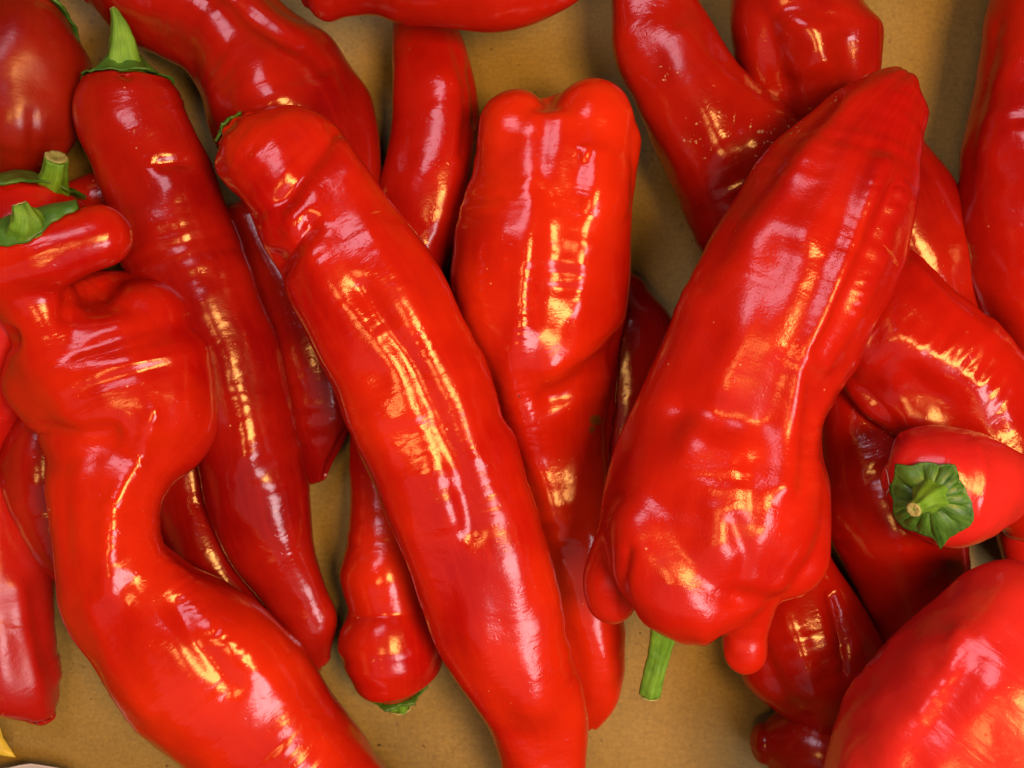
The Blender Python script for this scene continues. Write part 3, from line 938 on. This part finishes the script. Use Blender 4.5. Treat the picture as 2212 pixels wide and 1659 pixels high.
pepper('P10', 'big broad waxy red pepper with lumpy shoulders and a nub above its thin green stem', [
    (1846, 174, 2005, 262), (1750, 240, 1991, 345), (1670, 317, 1984, 440), (1600, 412, 1969, 535), (1546, 490, 1948, 610), (1500, 582, 1924, 690),
    (1456, 665, 1875, 775), (1421, 748, 1825, 848), (1392, 826, 1788, 905), (1356, 913, 1780, 960), (1324, 990, 1795, 1040), (1306, 1080, 1798, 1095), (1300, 1150, 1778, 1165),
    (1330, 1215, 1735, 1228)],
    [6.3, 6.4, 6.5, 6.6, 6.6, 6.6, 6.6, 6.5, 6.4, 6.3, 6.25, 6.3, 6.35, 6.35], skin='waxy', seed=10, cap=(0.55, 0.3), flat=0.72, lump=0.016, smooth=18,
    lob=[(0.05, 3, 0.4, 0.3)],
    blobs=[[(1420, 1150, 112, 6.9), (1440, 1230, 112, 7.0), (1485, 1285, 112, 6.9), (1510, 1292, 106, 6.9)], [(1340, 1170, 55, 5.9), (1318, 1255, 58, 5.6), (1322, 1297, 55, 5.4)],
           [(1590, 1180, 90, 6.6), (1604, 1280, 76, 6.4), (1608, 1345, 58, 6.1), (1604, 1402, 53, 5.9)], [(1895, 240, 78, 6.35), (1932, 202, 60, 6.3)], [(1670, 960, 90, 6.6), (1690, 1080, 104, 6.5), (1690, 1190, 102, 6.3)], [(1550, 1040, 110, 6.9), (1555, 1160, 112, 6.9), (1550, 1250, 108, 6.7)]],
    strokes=[([(1895, 360), (1850, 500), (1780, 680), (1725, 800), (1700, 920), (1690, 1050)], 27, -17), ([(1950, 430), (1905, 560), (1850, 690), (1790, 790)], 26, -9),
             ([(1925, 400), (1878, 530), (1820, 660), (1770, 760)], 13, 7), ([(1790, 230), (1680, 360), (1600, 470), (1520, 620)], 24, 6), ([(1470, 885), (1560, 900), (1640, 915)], 36, 15),
             ([(1500, 950), (1580, 985)], 36, -6), ([(1358, 1190), (1346, 1250), (1350, 1330)], 13, 8), ([(1590, 1130), (1612, 1200), (1590, 1290)], 22, 7),
             ([(1540, 1040), (1545, 1170)], 36, -6), ([(1620, 1000), (1628, 1130)], 22, 6), ([(1520, 640), (1580, 560), (1640, 480)], 60, -10), ([(1560, 720), (1530, 850)], 40, 8), ([(1700, 560), (1640, 700), (1600, 800)], 50, 10)],
    ripples=[([(1945, 400), (1905, 560), (1850, 690), (1780, 800)], 26, 2.2, 24), ([(1895, 380), (1850, 500), (1780, 680), (1725, 800)], 24, 1.0, 20)],
    scuffs=[(1710, 275, 30), (1800, 215, 26), (1640, 360, 20)],
    stem=dict(pts=[(1440, 1340, 36, 4.6), (1432, 1375, 29, 4.4), (1422, 1415, 25, 4.2), (1411, 1460, 24, 4.0), (1403, 1497, 24, 3.8)], seed=12, ribs=5, amp=0.09))

pepper('P18', 'large shiny crimson pepper nearest the eye with beaded ridges', [
    (2290, 1232, 2400, 1330), (2200, 1218, 2440, 1450), (2110, 1237, 2430, 1560), (2040, 1288, 2400, 1660), (1965, 1352, 2360, 1740), (1905, 1413, 2310, 1810), (1852, 1482, 2250, 1870),
    (1812, 1558, 2180, 1910), (1770, 1655, 2090, 1930), (1760, 1740, 1980, 1930), (1790, 1830, 1900, 1900)], [6.6, 6.8, 7.0, 7.0, 7.0, 6.9, 6.8, 6.7, 6.5, 6.3, 6.0],
    skin='rosy', seed=18, flat=0.88, lump=0.02, lob=[(0.02, 3, 1.2, 0.2)],
    strokes=[([(2160, 1310), (2060, 1400), (1980, 1510), (1930, 1640)], 44, -7), ([(2070, 1370), (2050, 1460), (1990, 1540)], 14, -6), ([(2110, 1430), (2030, 1530), (1960, 1650)], 34, 4)],
    ripples=[([(2160, 1310), (2060, 1400), (1980, 1510), (1930, 1650)], 36, 1.5, 22), ([(2070, 1370), (2050, 1460), (1990, 1540)], 18, 1.3, 18)])

# ------------------------------------------------------------------ caps and stems placed by ray on their pepper
def ray_px(bv, px, py):
    d = Vector(P(px, py, 0.0)) - Vector((0, 0, HC))
    d.normalize()
    hit = bv.ray_cast(Vector((0, 0, HC)), d)
    if hit[0] is None:
        hit = bv.find_nearest(Vector(P(px, py, 0.06)))
    return np.array(hit[0]), np.array(hit[1])


def rootify(key):
    """a pepper built as one mesh becomes a thing with parts"""
    o, me, fr = BUILT[key]
    lab, cat, grp = o['label'], o['category'], o['group']
    mat = me.materials[0]
    bpy.data.objects.remove(o)
    v = get_v(me)
    i = int(v[:, 2].argmin())
    root = thing('red_pepper', lab, cat, tuple(float(a) for a in v[i]), grp)
    part('body', me, mat, root)
    BUILT[key] = (root, me, fr)
    return root, me


# star cap of the pepper that faces up
root, me = rootify('P14')
bv = bvh_of(me)
star = [(1942, 1003), (1968, 1007), (1996, 999), (2030, 1005), (2061, 1006), (2070, 1035), (2088, 1068), (2104, 1114), (2070, 1138), (2050, 1150), (2032, 1174), (2018, 1150),
        (1985, 1138), (1958, 1128), (1940, 1107), (1936, 1075), (1931, 1046), (1938, 1025)]
cx, cy = 2016, 1070
ang = np.array([math.atan2(y - cy, x - cx) for x, y in star])
rad = np.array([math.hypot(x - cx, y - cy) for x, y in star])
o_ = np.argsort(ang)
ang, rad = ang[o_], rad[o_]
m_, nr_ = 120, 16
th = np.linspace(-np.pi, np.pi, m_, endpoint=False)
R_ = np.interp(th, np.concatenate([[ang[-1] - 2 * np.pi], ang, [ang[0] + 2 * np.pi]]), np.concatenate([[rad[-1]], rad, [rad[0]]]))
grid = np.empty((nr_, m_, 3))
for i in range(nr_):
    f = i / (nr_ - 1)
    for j in range(m_):
        rr = 26 * (1 - f) + R_[j] * f
        q, nn = ray_px(bv, cx + rr * math.cos(th[j]), cy + rr * math.sin(th[j]))
        rib = abs(math.sin(th[j] * 6.5 + 0.4 + 1.3 * math.sin(2 * th[j] + 1))) ** 0.7
        q = q + nn * (0.0007 + 0.0011 * rib * math.sin(math.pi * min(1, f * 1.1)) + 0.0022 * (1 - f) ** 2 + 0.0006 * f ** 3)
        grid[i, j] = q
cme = shell('calyx', grid, True, 0.0008)
al_, ar_ = [], []
for nm, val in (('along', np.tile(np.repeat(np.linspace(0, 0.012, nr_), m_), 2)), ('around', np.tile(np.tile(th * 0.01, nr_), 2))):
    at = cme.attributes.new(nm, 'FLOAT', 'POINT')
    at.data.foreach_set('value', val.astype(np.float32))
part('calyx', cme, CALYX, root)
q, nn = ray_px(bv, cx, cy)
zc = q[2] * 100
pts = [(2016, 1067, 46, zc - 0.1), (2010, 1071, 40, zc + 0.25), (2000, 1079, 29, zc + 0.55), (1986, 1091, 19, zc + 0.75), (1975, 1100, 17, zc + 0.95)]
sm = part('stem', stem_mesh(pts, 6, 0.10, 3), GREEN, root)
part('cut_end', cut_mesh(pts, 5), CUT, sm)

# cap and curled stem on the crumpled head
root, me = rootify('P20')
bv = bvh_of(me)
front = [(-60, 548), (0, 533), (35, 530), (67, 522), (95, 502), (118, 482), (145, 468), (172, 456)]
front = np.array([np.interp(np.linspace(0, 7, 40), range(8), [p[k] for p in front]) for k in (0, 1)]).T
rows = []
for i in range(9):
    f = i / 8.0
    row = []
    for j, (x, y) in enumerate(front):
        s = 0.2 + 0.8 * math.sin(math.pi * min(1, (len(front) - 1 - j) / 14.0) / 2)
        wob = 3 * math.sin(j * 0.9)
        if i == 0:
            q, nn = ray_px(bv, x, y + 2 + wob * 0.5)
        else:
            p0 = P(x - 8 * f * s, y - (62 + wob) * f * s, 0.0620 - 0.012 * f * f)
            h = bv.find_nearest(Vector(p0))
            q, nn = np.array(h[0]), np.array(h[1])
        row.append(q + nn * (0.0008 + 0.0012 * math.sin(math.pi * f)))
    rows.append(row)
cme = shell('calyx', np.array(rows), False, 0.0007)
part('calyx', cme, CALYX, root)
pts = [(62, 518, 44, 6.0), (60, 496, 40, 6.6), (56, 474, 34, 7.0), (49, 456, 22, 7.2), (43, 443, 17, 7.25)]
sm = part('stem', stem_mesh(pts, 6, 0.08, 7), GREEN, root)
part('cut_end', cut_mesh(pts, 8), CUT, sm)

# ------------------------------------------------------------------ paper scraps in the corner, crumbs on the cardboard
def flat_mat(name, c, rough=0.5):
    m, nt, b = nt_new(name)
    tc = N(nt, 'ShaderNodeTexCoord').outputs['Object']
    f = noise(nt, tc, 400, 3, 0.6)
    nt.links.new(mixcol(nt, math_node(nt, 'MULTIPLY', f, 0.3), c, tuple(x * 0.7 for x in c)), b.inputs['Base Color'])
    b.inputs['Roughness'].default_value = rough
    return m


def scrap(name, outline, z, curl, mat, label, cat):
    pts = [P(x, y, z) for x, y in outline]
    cen = sum(pts) / len(pts)
    V, F = [], []
    n = len(pts)
    for lay in (0, 1):
        for k, s in enumerate((1.0, 0.75, 0.45, 0.15)):
            for p in pts:
                q = cen + (p - cen) * s
                q = q + np.array([0, 0, curl * s * s - lay * 0.0004])
                V.append(q)
    for lay in (0, 1):
        for k in range(3):
            for i in range(n):
                a = lay * 4 * n + k * n + i
                b = lay * 4 * n + k * n + (i + 1) % n
                F.append((a, b, b + n, a + n))
        F.append(tuple(lay * 4 * n + 3 * n + i for i in range(n)))
    for i in range(n):
        F.append((i, (i + 1) % n, 4 * n + (i + 1) % n, 4 * n + i))
    me = mesh_from(name, V, F)
    o = part(name, me, mat, None)
    o['label'], o['category'] = label, cat
    return o


YEL = flat_mat('yellow_paper', (0.62, 0.50, 0.05))
WHT = flat_mat('grey_white_paper', (0.55, 0.56, 0.62))
scrap('paper_scrap', [(-70, 1470), (-20, 1510), (0, 1549), (8, 1566), (15, 1588), (28, 1608), (42, 1629), (18, 1626), (0, 1622), (-40, 1620), (-80, 1600), (-95, 1530)],
      0.004, 0.003, YEL, 'curved yellow scrap of paper on the cardboard below the blunt pepper tip', 'paper')
scrap('paper_scrap', [(-60, 1690), (-30, 1658), (0, 1653), (30, 1650), (55, 1644), (78, 1641), (105, 1645), (135, 1650), (158, 1657), (185, 1672), (200, 1720), (80, 1740), (-40, 1730)],
      0.004, 0.004, WHT, 'torn grey-white paper edge lying on the cardboard in the corner', 'paper')

bm = bmesh.new()
rr = random.Random(4)
for (x, y, s) in [(1383, 1368, 4), (820, 1610, 6), (898, 1524, 4), (916, 1612, 5), (978, 1625, 3), (196, 1510, 4), (146, 1527, 3), (360, 1655, 5), (1062, 106, 5), (1268, 1590, 5),
                  (1300, 1600, 3), (1264, 1618, 4), (780, 40, 4), (1495, 520, 4), (160, 1590, 3), (95, 1600, 3), (215, 1560, 2), (250, 1585, 3), (300, 1620, 2), (1120, 140, 3)]:
    p = P(x, y, 0.0002)
    r = bmesh.ops.create_icosphere(bm, subdivisions=1, radius=s * PX * 0.55)
    ax = rr.uniform(0, 3.14)
    for v in r['verts']:
        c = v.co * rr.uniform(0.7, 1.2)
        a, b_ = c.x * 1.5, c.y * 0.6
        v.co = Vector((p[0] + a * math.cos(ax) - b_ * math.sin(ax), p[1] + a * math.sin(ax) + b_ * math.cos(ax), p[2] + c.z * 0.5))
bv8 = bvh_of(BUILT['P8'][1])
for (x, y, sz) in [(1121, 856, 4.5), (1083, 1020, 2)]:
    q, nn = ray_px(bv8, x, y)
    bmesh.ops.create_icosphere(bm, subdivisions=1, radius=sz * PX * 0.55, matrix=__import__('mathutils').Matrix.Translation(Vector(q)))
me = bpy.data.meshes.new('crumbs')
bm.to_mesh(me)
bm.free()
crumbs = part('crumbs', me, flat_mat('dark_crumb', (0.06, 0.035, 0.015), 0.8), None)
crumbs['kind'] = 'stuff'
crumbs['label'] = 'dark crumbs and stem bits scattered on the bare cardboard'

# a pale wisp of lint clinging to the star-capped pepper
bv = bvh_of(BUILT['P14'][1])
tp = []
for (x, y) in [(1916, 1014), (1919, 1024), (1921, 1038), (1923, 1052), (1918, 1062), (1912, 1072)]:
    q, nn = ray_px(bv, x, y)
    tp.append(q + nn * 0.0003)
tc_ = np.array(tp)
th_ = np.cross(unit(np.gradient(tc_, axis=0)), [0, 0, 1.0])
V, Q, T, _f = sweep(tc_, unit(th_) * 0.00012, 1.0, (0.5, 0.5), (), 0, 8, 3, 0.0006)
o = part('lint_thread', mesh_from('lint_thread', V, quads_tris(Q, T)), flat_mat('pale_lint', (0.75, 0.62, 0.50), 0.8), None)
o['label'], o['category'] = 'pale wisp of lint clinging beside the star-shaped green cap', 'thread'
